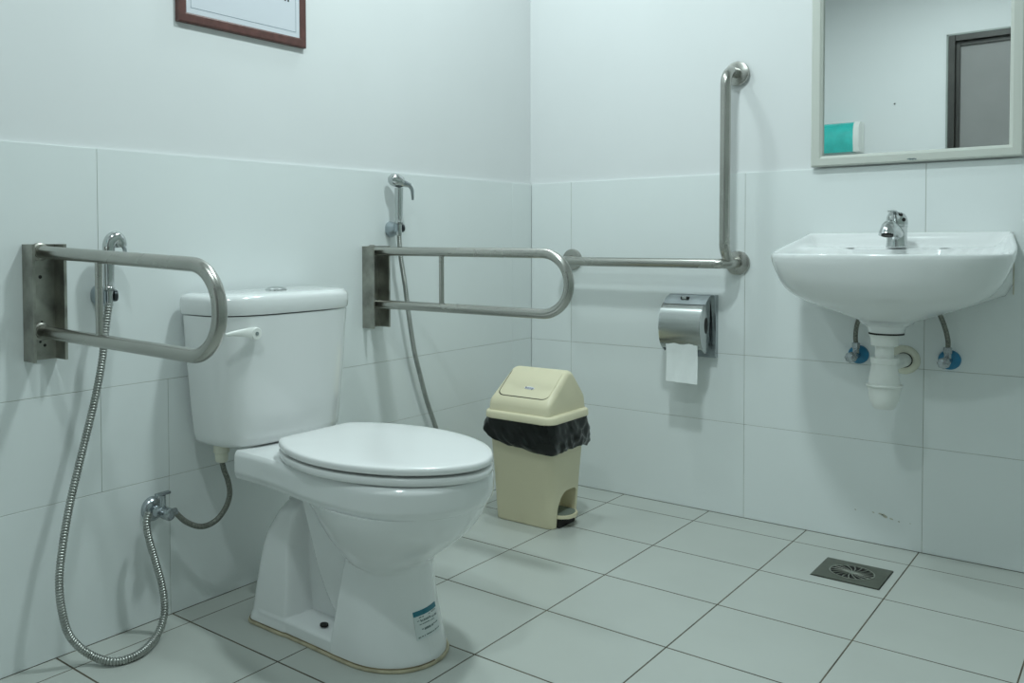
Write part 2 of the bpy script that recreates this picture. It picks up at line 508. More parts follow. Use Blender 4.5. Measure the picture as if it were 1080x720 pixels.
# seat + lid
EGG = [(.2775, .100), (.281, .114), (.292, .126), (.312, .141), (.337, .157), (.37, .174), (.45, .195), (.53, .195), (.60, .178), (.66, .149), (.70, .117), (.732, .078), (.748, .046), (.756, .022), (.758, 0)]
def egg(inset, z, x0=None):
    side = catmull([(x, w_, 0) for x, w_ in EGG], 6)
    pts = [(p.x, TY+p.y) for p in side]
    full = pts+[(x, 2*TY-y) for x, y in reversed(pts[:-1])]
    cx = .52
    out = []
    for x, y in full:
        dx, dy = x-cx, y-TY
        s = 1-inset/math.hypot(dx, dy)
        out.append((cx+dx*s, TY+dy*s, z))
    return out
bm = B()
loft(bm, [egg(.012, .4120), egg(.003, .4125), egg(.0005, .4145), egg(0, .420), egg(.0005, .4255), egg(.003, .4278), egg(.012, .4285)])
obj('seat', bm, M['seat'], toilet, ang=50)
bm = B()
loft(bm, [egg(.016, .4335), egg(.003, .4340), egg(.0, .4360), egg(-.0005, .4420), egg(.0005, .4470), egg(.0035, .4494), egg(.012, .4510), egg(.035, .4525), egg(.08, .4540), egg(.13, .4546)])
obj('seat_lid', bm, M['seat'], toilet, ang=50)
for s in (-1, 1):
    bm = B()
    tube(bm, [(.268, TY+s*.075-.020, .430), (.268, TY+s*.075+.020, .430)], .0105, 14)
    lathe(bm, [(0, .014), (.024, .011)], (.268, TY+s*.075, .4075), (0, 0, 1), 16)
    obj('seat_hinge', bm, M['seat'], toilet)
for bx_, by_, z0_, z1_ in ((.655, -.128, .4080, .4135), (.655, .128, .4080, .4135), (.38, -.155, .4080, .4135), (.38, .155, .4080, .4135), (.64, -.13, .4275, .4345), (.64, .13, .4275, .4345)):
    bm = B(); box(bm, (bx_-.006, TY+by_-.007, z0_), (bx_+.006, TY+by_+.007, z1_), .0015); obj('seat_buffer', bm, M['seat'], toilet)

# cistern
def tank_sec(x0, xc, xf, hw, z, rc=.03, n=14):
    """plan: flat back, rounded rear corners, sides to xc, bowed front to xf"""
    pts = []
    for k in range(6):
        a = math.radians(180+90*k/5); pts.append((x0+rc*.5+rc*.5*math.cos(a), -hw+rc*.5+rc*.5*math.sin(a)))
    # side to front corner, superelliptic bow
    m = 36
    ex = 3.4
    xs = x0+(xf-x0)*.42
    for k in range(m+1):
        a = -PI/2+PI*k/m
        ca, sa = math.cos(a), math.sin(a)
        px = xs+(xf-xs)*(abs(ca)**(2/2.6)); py = hw*math.copysign(abs(sa)**(2/ex), sa)
        pts.append((px, py))
    for k in range(6):
        a = math.radians(90+90*k/5); pts.append((x0+rc*.5+rc*.5*math.cos(a), hw-rc*.5+rc*.5*math.sin(a)))
    return [(x, TY+.029+y, z) for x, y in pts]
tk = []
for z, x0, xf, hw in ((.4095, .050, .168, .168), (.4105, .042, .178, .180), (.414, .034, .187, .189), (.422, .028, .193, .1945), (.436, .026, .1955, .1975), (.50, .024, .199, .204), (.58, .023, .203, .211), (.66, .022, .206, .2175), (.722, .022, .208, .222)):
    tk.append(tank_sec(x0, 0, xf, hw, z))
bm = B(); loft(bm, tk)
tank = obj('cistern', bm, M['porc'], toilet, ang=60)
tl = []
for z, e in ((.7245, -.004), (.7250, .001), (.730, .003), (.745, .004), (.757, .0035), (.764, .001), (.769, -.004), (.772, -.012), (.7735, -.024)):
    tl.append(tank_sec(.018-e*.3, 0, .209+e, .223+e, z))
bm = B(); loft(bm, tl)
obj('cistern_lid', bm, M['porc'], toilet, ang=60)
bm = B(); lathe(bm, [(0, .027), (.003, .027), (.0045, .0245), (.0075, .021), (.0095, .012), (.010, .001)], (.108, TY+.036, .7730), (0, 0, 1), 28)
obj('flush_button', bm, M['chrome'], toilet)
# lever
bm = B()
pv = Vector((.2035, -1.540, .6835))
lathe(bm, [(-.012, .011), (.004, .0150), (.010, .0152), (.013, .0125)], pv, (1, -.12, 0), 20)
lv = []
for k in range(13):
    t_ = k/12
    c = pv+Vector((.007-.003*t_, 0, 0))+Vector((-.012*t_*t_, -.078*t_, .002*t_+.003*math.sin(PI*t_)))
    hz = .0150*(1-t_)**1.5+.0052*(t_**.6 if t_ < .9 else .75); th = .0055-.0012*t_
    lv.append([c+Vector((th*math.cos(a), 0, hz*math.sin(a))) for a in [2*PI*j/14 for j in range(14)]])
loft(bm, lv)
lever = obj('flush_lever', bm, M['white'], toilet)
bm = B(); lathe(bm, [(0, .0048), (.0018, .0046), (.0022, .002)], pv+Vector((.0125, -.0015, 0)), (1, -.12, 0), 14)
obj('screw', bm, M['dchrome'], lever)
# inlet nut below the cistern
bm = B(); lathe(bm, [(0, .0125), (.004, .0155), (.022, .0165), (.0245, .0195), (.042, .0195)], (.10, -1.556, .3705), (0, 0, 1), 12)
obj('inlet_nut', bm, M['ivory'], toilet)
# information sticker on the pedestal: follows the curved front
def ped_raw(th, z):
    f = smooth_tab(XF, z); q = .50+(f-.50)*math.sin(th)
    return Vector((q, TY-math.copysign(w_body(min(q, f-1e-6), z), math.cos(th)), z))
def ped_pt(deg, z, off):
    """point on the curved pedestal front; 90 degrees is its tip"""
    th = math.radians(deg); a = ped_raw(th-.03, z); b = ped_raw(th+.03, z)
    t_ = (b-a).normalized(); n = Vector((-t_.y, t_.x, 0))
    if n.x < 0: n = -n
    return ped_raw(th, z)+n*off
def stk_pt(deg, z, off):
    v_ = (z-ZB)/(ZH-ZB)
    return ped_pt(deg, ZB, off).lerp(ped_pt(deg, ZH, off), v_)
def patch(bm, s0, s1, z0, z1, off, n=8):
    loft(bm, [[stk_pt(s0+(s1-s0)*k/n, z0, -.0005), stk_pt(s0+(s1-s0)*k/n, z0, off), stk_pt(s0+(s1-s0)*k/n, z1, off), stk_pt(s0+(s1-s0)*k/n, z1, -.0005)] for k in range(n+1)])
S0, S1, ZB, ZH = 73.5, 110, .055, .111
bm = B(); patch(bm, S0, S1, ZB, ZH, .0006, 24); stk = obj('sticker', bm, M['sticker'], toilet)
bm = B(); patch(bm, S0, S1, ZH-.0095, ZH+.0002, .0012, 24); obj('title_band', bm, M['tealink'], stk)
bm = B()
for zf_, a, b_ in ((.76, .18, .62), (.77, .70, .92), (.66, .10, .60), (.62, .22, .95), (.58, .70, .96), (.52, .16, .55), (.50, .60, .80), (.34, .22, .92), (.31, .30, .70), (.10, .06, .30), (.11, .40, .94), (.08, .06, .14)):
    s = a; zz_ = ZB+(ZH-ZB)*zf_
    while s < b_:
        l = random.uniform(.03, .09)
        patch(bm, S0+(S1-S0)*s, S0+(S1-S0)*min(s+l, b_), zz_-.0008, zz_+random.uniform(.0004, .0016), .0010, 3); s += l+random.uniform(.015, .04)
obj('small_print', bm, M['grayink'], stk)

# ------------------------------------------------------------------ flip-up grab rails
def flip_rail(y0, y1, yt, z0, z1, ztop, zbot, xt, label, dt, db, xs):
    t = thing('folding_grab_bar', label, 'grab bar', (0, (y0+y1)/2, (z0+z1)/2), 'folding grab bars beside the toilet')
    # channel: back web and two side flanges
    d = .043; th = .004
    bm = B()
    poly = [(0, y0), (d, y0), (d, y0+th*1.6), (th, y0+th*1.6), (th, y1-th*1.6), (d, y1-th*1.6), (d, y1), (0, y1)]
    prism(bm, [(p[0]+.0006, p[1]) for p in poly], 2, z0, z1)
    br = obj('wall_channel', bm, M['plate'], t, smooth=False)
    ym = yt
    r = .0130
    zc = (ztop+zbot)/2; R_ = (ztop-dt-zbot+db)/2
    rc = R_*.98
    pts = fillet([(.006, ym, ztop), (xt, ym, ztop-dt), (xt, ym, zbot-db), (.006, ym, zbot)], [rc, rc], 18)
    bm = B(); tube(bm, pts, r, 20); obj('rail_tube', bm, M['steel'], t)
    bm = B()
    tube(bm, [(xs, ym, zbot-db*.35), (xs, ym, ztop-dt*.35)], .0073, 14); obj('strut', bm, M['steel'], t)
    for zc_ in (ztop, zbot):
        bm = B(); lathe(bm, [(.003, .019), (.012, .019), (.014, .0155), (.017, .0150)], (0, ym, zc_), (1, 0, 0), 24); obj('collar', bm, M['plate'], t)
    for k, (dy, dz, rr) in enumerate(((.002, .052, .0042), (-.012, -.048+.0, .0036), (.010, -.046, .0036), (.0, -.030, .003), (.004, .096-.0, .0026))):
        bm = B(); zc_ = (z0+z1)/2+dz*1.02 if k != 4 else z0+.016
        if k in (1, 2): zc_ = z0+.024+.006*(k == 2)
        if k == 3: zc_ = z0+.038
        if k == 4: zc_ = z0+.080
        lathe(bm, [(.0042, rr), (.0052, rr*.9), (.0055, rr*.5)], (0, ym+dy, zc_), (1, 0, 0), 12); obj('bolt_hole', bm, M['black'], t)
    return t
flip_rail(-1.992, -1.916, -1.957, .649, .893, .877, .709, .605, 'folding steel grab bar on left wall, nearer the camera, in front of the toilet tank', .022, .010, .236)
flip_rail(-.945, -.868, -.909, .637, .880, .865, .708, .668, 'folding steel grab bar on left wall between the toilet and the waste bin', .004, .002, .268)

# ------------------------------------------------------------------ L-shaped grab bar
lb = thing('angled_grab_bar', 'L-shaped brushed steel grab bar on the back wall above paper dispenser', 'grab bar', (.762, 0, .82))
F1, F2, F3 = (.174, .823), (.760, 1.420), (.765, .818)
SO = .088; rT = .0158
bm = B()
tube(bm, fillet([(F1[0], -.006, F1[1]), (F1[0], -SO, .819), (F3[0]-.004, -SO, .817), (F3[0], -.006, F3[1])], [.042, .042], 14), rT, 22)
obj('horizontal_rail', bm, M['steel'], lb)
bm = B()
tube(bm, fillet([(F2[0], -.006, F2[1]), (F2[0]-.003, -SO-.003, F2[1]), (F3[0]-.010, -SO-.003, F3[1]+.004), (F3[0], -.006, F3[1]+.002)], [.045, .062], 16), rT, 22)
obj('vertical_rail', bm, M['steel'], lb)
for x, z in (F1, F2, F3):
    bm = B(); lathe(bm, [(0, .0385), (.005, .0385), (.0075, .037), (.0095, .030), (.0105, .020), (.011, .017)], (x, -.0002, z), (0, -1, 0), 36)
    obj('wall_flange', bm, M['steel'], lb)

# ------------------------------------------------------------------ hand bidet sprayers
def ring_hose(bm, pts, r, pitch=.0056, depth=.20, n=12):
    q = resample(catmull(pts, 24), pitch/6)
    k6 = (0, .55, 1, 1, 1, .55)
    return tube(bm, q, r, n, True, rad=lambda i: r*(1-depth+depth*k6[i % 6]))

def sprayer(anchor, top, foot, hose_pts, lab_s, lab_h, hr, tilt=1):
    """anchor: wall point behind the cradle; foot: cradle axis point; top: head joint"""
    f = Vector(foot); tp = Vector(top); A_ = Vector(anchor)
    # cradle fixed to the wall
    h = thing('sprayer_cradle', lab_h, 'shower holder', A_, 'wall cradles of the hand sprayers')
    bm = B()
    secs = []
    for t_, ry, rz in ((0, .0215, .0235), (.12, .0225, .0245), (.35, .0215, .0225), (.6, .0175, .0180), (.85, .0135, .0145), (1, .0105, .0125)):
        c = A_+(f-A_)*t_+Vector((.0002, 0, -.002*math.sin(PI*t_)))
        secs.append([c+Vector((0, ry*math.cos(a), rz*math.copysign(abs(math.sin(a))**.8, math.sin(a)))) for a in [2*PI*j/28 for j in range(28)]])
    loft(bm, secs); obj('wall_boss', bm, M['satin'], h)
    bm = B()
    c = f.copy(); n_ = 28; g = []
    for k in range(n_+1):
        a = math.radians(65+230*k/n_)
        di = Vector((math.cos(a), math.sin(a), 0))
        g.append([c+di*.0118+Vector((0, 0, -.012)), c+di*.0165+Vector((0, 0, -.012)), c+di*.0178+Vector((0, 0, .0)), c+di*.0165+Vector((0, 0, .012)), c+di*.0118+Vector((0, 0, .012))])
    loft(bm, g); obj('clip', bm, M['satin'], h)
    bm = B(); lathe(bm, [(0, .0125), (.004, .0135), (.007, .012), (.008, .006)], f+Vector((-.002, .0125, 0)), (.25, 1, 0), 20)
    obj('clip_screw', bm, M['darkcap'], h)
    # sprayer
    s = thing('bidet_sprayer', lab_s, 'hand shower', f, 'hand bidet sprayers')
    ax_ = (tp-f).normalized(); Ln = (tp-f).length
    bm = B()
    lathe(bm, [(-.022, hr+.001), (-.018, .0090), (-.002, .0095), (.012, .0098), (.014, .0125), (.020, .0130), (.022, .0115), (.04, .0118), (Ln*.7, .0125), (Ln, .0128)], f, ax_, 24)
    obj('handle', bm, M['chrome'], s)
    return h, s, f, tp, ax_

# right sprayer (side wall, near the corner): head faces the wall, trigger hangs outward
h, s, f, tp, axr = sprayer(pix(411, 241.5, 0, 0), pix(420.8, 198, 0, .044), pix(420.8, 240.5, 0, .041), None,
    'chrome hand bidet sprayer with trigger on left wall above the folding rail near corner',
    'grey cradle holding the sprayer on left wall near the room corner', .0075)
bm = B()
lathe(bm, [(-.024, .005), (-.020, .0145), (-.010, .0185), (.004, .0198), (.016, .0185), (.024, .0135), (.028, .006)], tp+Vector((-.006, -.002, .0215)), (-.45, -.80, .30), 24)
obj('spray_head', bm, M['chrome'], s)
bm = B()
tube(bm, [tp+Vector((-.004, .0, .012)), tp+Vector((.006, .018, .014)), tp+Vector((.014, .036, .008))], .0095, 14, rad=lambda i: (.013, .0105, .007)[i])
tube(bm, catmull([tp+Vector((.012, .033, .009)), tp+Vector((.016, .042, -.004)), tp+Vector((.017, .044, -.022)), tp+Vector((.016, .046, -.036))], 5), .005, 10, rad=lambda i: .0065-.0002*i)
obj('trigger', bm, M['dchrome'], s)
bm = B()
hp = [f+Vector((0, 0, -.018))]
for u, v, x in ((422.5, 270, .040), (427, 300, .038), (431.5, 335, .034), (437, 370, .030), (443.5, 397, .027), (450, 422, .024), (460, 452, .020)):
    hp.append(pix(u, v, 0, x))
hp += [Vector((.018, -.58, .20)), Vector((.018, -.56, .12)), Vector((.03, -.60, .04)), Vector((.06, -.70, .0105)), Vector((.08, -.85, .0105)), Vector((.04, -.98, .03)), Vector((.025, -1.02, .12)), Vector((.025, -1.03, .19))]
ring_hose(bm, hp, .0078); obj('hose', bm, M['hose'], s)

# left sprayer, seen beyond the nearer rail
Lf = pix(115, 312, 0, .046); Lt = pix(114.5, 262, 0, .050)
h, s, f, tp, axl = sprayer(pix(104.5, 311, 0, 0), Lt, Lf, None,
    'chrome hand bidet sprayer on left wall behind the nearer folding rail, hose looping to floor',
    'grey cradle holding the sprayer behind the nearer folding rail', .0085)
bm = B()
tube(bm, catmull([tp+Vector((0, 0, -.012)), tp+Vector((.0, .001, .006)), tp+Vector((.001, .007, .019)), tp+Vector((.002, .017, .0235)), tp+Vector((.003, .026, .016)), tp+Vector((.003, .029, .004))], 5), .013, 18, rad=lambda i: .0128+.0022*math.sin(PI*i/25))
obj('spray_head', bm, M['chrome'], s)
bm = B()
tube(bm, catmull([tp+Vector((.010, .026, .010)), tp+Vector((.014, .031, -.002)), tp+Vector((.014, .031, -.012)), tp+Vector((.013, .032, -.020))], 5), .0045, 10)
obj('trigger', bm, M['dchrome'], s)
bm = B()
hp = [f+Vector((0, 0, -.016))]
for u, v, x in ((111.5, 345, .048), (107, 385, .050), (98, 430, .053), (87, 475, .056), (74, 530, .060), (65.5, 580, .064), (62.5, 615, .066), (65.5, 645, .067), (74, 671, .069)):
    hp.append(pix(u, v, 0, x))
hp.append(pix(94, 689.5, 0, .085))
for u, v in ((120, 697.5), (147, 689)):
    hp.append(pix(u, v, 2, .0100))
for u, v, x in ((166, 669, .108), (173.5, 645, .088), (171, 618, .076), (164, 592, .066), (157.5, 570, .060), (154.5, 552, .056), (157, 540, .052)):
    hp.append(pix(u, v, 0, x))
ring_hose(bm, hp, .0088, .0060, .20)
obj('hose', bm, M['hose'], s)

# ------------------------------------------------------------------ angle valve + cistern supply hose
va = Vector((0, -1.686, .2685))
v = thing('angle_valve', 'chrome angle valve with round flange low on left wall feeding the toilet', 'valve', va)
bm = B(); lathe(bm, [(0, .029), (.004, .029), (.010, .027), (.016, .020), (.018, .013)], va, (1, 0, 0), 28); obj('wall_flange', bm, M['dchrome'], v)
bm = B()
lathe(bm, [(.012, .011), (.030, .011), (.032, .0135), (.052, .0135), (.054, .0145), (.074, .0145), (.076, .012), (.077, .006)], va, (1, 0, 0), 20)
lathe(bm, [(0, .009), (.022, .009)], va+Vector((.046, 0, .004)), (0, -1, 0), 14)
lathe(bm, [(0, .009), (.026, .009)], va+Vector((.060, 0, -.001)), (0, 1, 0), 14)
obj('valve_body', bm, M['dchrome'], v)
bm = B()
lathe(bm, [(.010, .0075), (.040, .0070)], va+Vector((.046, 0, 0)), (0, 0, 1), 14)
box(bm, va+Vector((.040, -.020, .040)), va+Vector((.052, .020, .0475)), .003)
obj('handle', bm, M['dchrome'], v)
bm = B()
hp = [va+Vector((.060, .022, -.001))]
for u, v_, x in ((197, 550.5, .067), (213, 555, .075), (228, 548.5, .083), (238, 535, .090), (242.3, 521, .095), (240.5, 507, .098), (236.5, 496, .100)):
    hp.append(pix(u, v_, 0, x))
hp += [Vector((.10, -1.556, .374))]
tube(bm, resample(catmull(hp, 16), .003), .0066, 14)
tag(obj('supply_hose', bm, M['braid']), 'short braided hose curving from the angle valve up to toilet tank', 'hose')

# ------------------------------------------------------------------ pedal bin
bn = thing('pedal_bin', 'beige plastic pedal bin with gabled swing lid standing in the corner', 'waste bin', (.29, -.43, 0))
def bsec(z):
    t_ = z/.345
    return (.176+.008*t_, .386+.028*t_, -.508-.062*t_, -.345+.012*t_)
def bring(z, e=0, r=.03, n=6):
    a = bsec(z); return [(x, y, z) for x, y in rrect(a[0]-e, a[1]+e, a[2]-e, a[3]+e, r+max(0, e), n)]
bm = B(); loft(bm, [bring(0, -.003, .022), bring(.003, 0, .024), bring(.05, 0, .025), bring(.15), bring(.25), bring(.345)])
body = obj('bin_body', bm, M['cream'], bn, ang=50)
# arched pedal recess
cut = B(); arch = [(-.484, -.02), (-.484, .050)]
for k in range(13):
    a = PI-PI/2*k/12; arch.append((-.430+.054*math.cos(a), .050+.062*math.sin(a)))
for k in range(7):
    a = PI/2-PI/2*k/6; arch.append((-.392+.018*math.cos(a), .094+.018*math.sin(a)))
arch.append((-.374, -.02))
prism(cut, arch, 0, .338, .50)
co = obj('cutter', cut, M['cream'], bn, smooth=False)
md = body.modifiers.new('cut', 'BOOLEAN'); md.operation = 'DIFFERENCE'; md.object = co; md.solver = 'EXACT'
bpy.context.view_layer.update()
dg = bpy.context.evaluated_depsgraph_get()
nm = bpy.data.meshes.new_from_object(body.evaluated_get(dg)); body.modifiers.clear()
old = body.data; body.data = nm; bpy.data.meshes.remove(old); nm.name = 'bin_body'
if not nm.materials: nm.materials.append(M['cream'])
bpy.data.objects.remove(co)
nm.polygons.foreach_set('use_smooth', [True]*len(nm.polygons)); nm.set_sharp_from_angle(angle=math.radians(35))
# pedal
bm = B()
def pedal(x0, x1, y0, y1, z0, z1, e=0):
    pl_ = [(x0, y0+e), (x0, y1-e)]
    cy = (y0+y1)/2; hw = (y1-y0)/2-e
    for k in range(17):
        a = PI/2-PI*k/16; pl_.append((x1-.034+(.034-e)*math.cos(a), cy+hw*math.sin(a)))
    return [(x, y, z0) for x, y in pl_], [(x, y, z1) for x, y in pl_]
a, b_ = pedal(.335, .420, -.481, -.377, .030, .040); loft(bm, [a, b_]); bmesh.ops.bevel(bm, geom=[e for e in bm.edges], offset=.002, segments=2, affect='EDGES')
pd = obj('pedal', bm, M['cream'], bn)
bm = B(); a, b_ = pedal(.341, .416, -.477, -.381, .040, .0425, .003); loft(bm, [a, b_]); obj('tread', bm, M['rubber'], pd)
bm = B(); box(bm, (.340, -.478, .0005), (.394, -.380, .029), .004); obj('pedal_void_shade', bm, M['black'], bn)  # black box painted as the shade in the void beneath the pedal
# lid: skirt and gabled top
bm = B()
def lring(z, e, r=.034): 
    a = bsec(.345); return [(x, y, z) for x, y in rrect(a[0]-e, a[1]+e, a[2]-e, a[3]+e, r+e*.5, 7)]
loft(bm, [lring(.338, .008), lring(.340, .011), lring(.357, .0105), lring(.361, .007), lring(.363, .001), lring(.364, -.004)])
lid = obj('lid', bm, M['cream'], bn, ang=45)
# gable body as a rounded box shape
X0, X1 = .189, .411; Y0, Y1 = -.570, -.337
t = B()
yr = -.432
prof = [(Y0, .362), (Y0+.004, .398), (yr-.014, .487), (yr+.020, .487), (Y1-.004, .402), (Y1, .362)]
n = len(prof)
va_ = [t.verts.new((X0+(0, .002, .014, .014, .002, 0)[i], p[0], p[1])) for i, p in enumerate(prof)]
vb_ = [t.verts.new((X1-(0, .001, .006, .006, .001, 0)[i], p[0], p[1])) for i, p in enumerate(prof)]
t.faces.new(va_); t.faces.new(list(reversed(vb_)))
for i in range(n):
    j = (i+1) % n; t.faces.new((va_[i], vb_[i], vb_[j], va_[j]))
bmesh.ops.recalc_face_normals(t, faces=t.faces)
ed = [e for e in t.edges if not all(abs(v_.co.z-.362) < 1e-5 for v_ in e.verts)]
bmesh.ops.bevel(t, geom=ed, offset=.020, segments=6, profile=.5, affect='EDGES', clamp_overlap=True)
obj('lid_gable', t, M['cream'], bn, ang=40)
# flap on the front slope
sl0 = Vector((0, Y0+.004, .398)); sl1 = Vector((0, yr-.014, .487))
ds = (sl1-sl0).normalized(); ns = Vector((0, -ds.z, ds.y))*1.0
ns = Vector((0, -abs(ds.z), abs(ds.y)))
def slope_patch(bm, x0, x1, s0, s1, r, h0, h1):
    q = rrect(x0, x1, s0, s1, r, 7)
    loft(bm, [[sl0+ds*b2+Vector((a2, 0, 0))+ns*h0 for a2, b2 in q], [sl0+ds*b2+Vector((a2, 0, 0))+ns*h1 for a2, b2 in q]])
LS = (sl1-sl0).length
bm = B(); slope_patch(bm, .2120, .3925, .0185, LS-.006, .022, -.003, .0005); obj('flap_gap_shade', bm, M['gap'], bn)  # dark plate paints the shade in the slit round the flap
bm = B(); slope_patch(bm, .2150, .3930, .0212, LS-.0015, .021, -.003, .0014); flap = obj('swing_flap', bm, M['cream'], bn)
bm = B(); q = [(.312+.018*math.cos(2*PI*k/24), .060+.0058*math.sin(2*PI*k/24)) for k in range(24)]
loft(bm, [[sl0+ds*b2+Vector((a2, 0, 0))+ns*.001 for a2, b2 in q], [sl0+ds*b2+Vector((a2, 0, 0))+ns*.0024 for a2, b2 in q]])
M['logo'] = mat('logo_paper', (.80, .80, .84), .4, vary=.01)
lg = obj('logo_sticker', bm, M['logo'], flap)
M['logoink'] = mat('logo_ink', (.05, .06, .12), .5)
bm = B()
tc_ = bpy.data.curves.new('t', 'FONT'); tc_.body = 'homy'; tc_.size = .0125; tc_.align_x = 'CENTER'; tc_.align_y = 'CENTER'; tc_.extrude = .0002; tc_.offset = .0003
to = bpy.data.objects.new('t', tc_); COL.objects.link(to); bpy.context.view_layer.update()
tm = bpy.data.meshes.new_from_object(to.evaluated_get(bpy.context.evaluated_depsgraph_get()))
bm.from_mesh(tm); bpy.data.objects.remove(to); bpy.data.curves.remove(tc_); bpy.data.meshes.remove(tm)
o_ = sl0+ds*.060+ns*.0025+Vector((.312, 0, 0))
mt_ = Matrix(((1.05, ds.x, ns.x, o_.x), (0, ds.y, ns.y, o_.y), (0, ds.z, ns.z, o_.z), (0, 0, 0, 1)))
bmesh.ops.transform(bm, matrix=mt_, verts=bm.verts)
obj('logo_lettering', bm, M['logoink'], lg, smooth=False)

# bin liner folded over the rim
import mathutils
bm = B(); NB = 176; rows = []
a = bsec(.345)
per = []
base = rrect(a[0], a[1], a[2], a[3], .03, 12)
pv_ = [Vector((x, y, 0)) for x, y in base]; pv_.append(pv_[0]); pv_ = resample(pv_, sum((pv_[i+1]-pv_[i]).length for i in range(len(pv_)-1))/NB)[:NB]
ctr = Vector(((a[0]+a[1])/2, (a[2]+a[3])/2, 0))
nz_ = mathutils.noise
for j in range(21):
    s_ = j/20
    ring = []
    for p in pv_:
        d_ = (p-ctr); ang_ = math.atan2(d_.y, d_.x)
        dn = Vector((d_.x/.125, d_.y/.12, 0)).normalized()
        # lower hem: highest at the left, lowest at the right/front corner
        hem = .274-.022*sstep(-.12, .10, d_.x)-.006*sstep(.0, .12, -d_.y)*sstep(-.1, .1, d_.x)+.014*sstep(.06, .12, -d_.x)-.016*sstep(.05, .12, d_.y)
        hem += .006*nz_.noise(Vector((ang_*2.5, 7, 0)))
        z_ = .343+(hem-.343)*s_
        bulge = .006+.010*math.sin(PI*min(1, s_*1.1))*.5+.017*s_
        wr_ = .008*nz_.noise(Vector((p.x*24+z_*14, p.y*24, z_*20)))+.006*nz_.noise(Vector((p.x*60+z_*45, p.y*60, z_*28+3)))
        diag = .008*abs(nz_.noise(Vector(((p.x-p.y)*22+z_*26, z_*9, 1.7))))
        rad_ = max(.0025, bulge+(wr_+diag)*(.3+.9*s_))
        if s_ > .86: rad_ -= .006*(s_-.86)/.14
        t2 = (a[1]-a[0])
        q = bsec(z_)
        fx = (p.x-ctr.x)/((a[1]-a[0])/2); fy = (p.y-ctr.y)/((a[3]-a[2])/2)
        bx = (q[0]+q[1])/2+fx*(q[1]-q[0])/2; by = (q[2]+q[3])/2+fy*(q[3]-q[2])/2
        ring.append((bx+dn.x*rad_, by+dn.y*rad_, z_))
    rows.append(ring)
# inner fold back to the body
inner = []
for p, pr in zip(pv_, rows[-1]):
    q = bsec(pr[2]); fx = (p.x-ctr.x)/((a[1]-a[0])/2); fy = (p.y-ctr.y)/((a[3]-a[2])/2)
    inner.append(((q[0]+q[1])/2+fx*((q[1]-q[0])/2+.001), (q[2]+q[3])/2+fy*((q[3]-q[2])/2+.001), pr[2]+.004))
rows.append(inner)
loft(bm, rows, False, False)
tag(obj('bin_liner', bm, M['bag'], ang=80), 'black plastic bin liner folded out below the lid of beige bin', 'bag')

# ------------------------------------------------------------------ paper dispenser and roll
pdn = thing('paper_dispenser', 'stainless toilet paper dispenser on the back wall below the L-shaped bar', 'dispenser', (.62, 0, .61))
bm = B()
hp_ = [(0, .510), (-.020, .510), (-.022, .530), (-.021, .56), (-.020, .60), (-.021, .64), (-.024, .675), (-.029, .700), (-.031, .7135), (0, .7135)]
pp = [(y, z) for y, z in hp_]
prism(bm, pp, 0, .552, .703)
bmesh.ops.translate(bm, verts=bm.verts, vec=(0, -.0006, 0))
obj('back_housing', bm, M['dchrome'], pdn, ang=30)
cv = catmull([(-.082, .682, 0), (-.100, .664, 0), (-.110, .640, 0), (-.1135, .612, 0), (-.110, .582, 0), (-.101, .558, 0), (-.087, .541, 0)], 6)
bm = B()
out_ = [(p.x, p.y) for p in cv]
inn = [(p.x+.0028, p.y-.001) for p in reversed(cv)]
prism(bm, out_+inn, 0, .553, .686)
obj('curved_cover', bm, M['cover'], pdn, ang=30)
bm = B()   # sloping top plate
tpz = [(-.028, .7135), (-.048, .7080), (-.068, .6975), (-.0835, .6850)]
prism(bm, tpz+[(y+.001, z-.0022) for y, z in reversed(tpz)], 0, .555, .692)
obj('top_plate', bm, M['dchrome'], pdn, ang=25)
bm = B()   # right cheek, following the cover
ck = [(-.030, .711), (-.049, .7060), (-.069, .6955)]+[(p.x+.001, p.y) for p in cv]+[(-.066, .527), (-.050, .533), (-.040, .56), (-.034, .60), (-.030, .65)]
prism(bm, ck, 0, .6825, .6875)
chk = obj('side_cheek', bm, M['chrome'], pdn, ang=30)
bm = B(); q = [(-.063+.0135*math.cos(2*PI*k/24), .617+.026*math.sin(2*PI*k/24)) for k in range(24)]
prism(bm, q, 0, .6873, .6882); obj('sight_slot', bm, M['black'], chk)
bm = B()
prism(bm, ck, 0, .5495, .5530); obj('side_cheek', bm, M['chrome'], pdn, ang=30)
bm = B(); box(bm, (.604, -.066, .6975), (.630, -.052, .7075), .0015); obj('lock', bm, M['black'], pdn)
bm = B(); box(bm, (.609, -.0665, .7000), (.624, -.058, .7090), .001); obj('lock_cylinder', bm, M['chrome'], pdn)
rl = thing('toilet_roll', 'white toilet paper sheet hanging below the stainless dispenser', 'toilet paper', (.62, -.07, .60))
bm = B(); lathe(bm, [(0, .020), (0.0005, .031), (.004, .032), (.098, .032), (.1015, .031), (.102, .020)], (.570, -.070, .585), (1, 0, 0), 36); 
obj('paper_roll', bm, M['paper'], rl)
bm = B()
shp = [(-.1022, .585), (-.1005, .560), (-.0955, .53), (-.0925, .50), (-.092, .46), (-.0935, .4315)]
secs = []
for k in range(13):
    x = .568+.104*k/12
    secs.append([(x+.002*(1-i/5), y+.0012*math.sin(k*1.1+i), z-.0025*k/12*(i == 5)) for i, (y, z) in enumerate(shp)]+[(x+.002*(1-i/5), y+.0006+.0012*math.sin(k*1.1+i), z-.0025*k/12*(i == 5)) for i, (y, z) in reversed(list(enumerate(shp)))])
loft(bm, secs); obj('hanging_sheet', bm, M['paper'], rl)

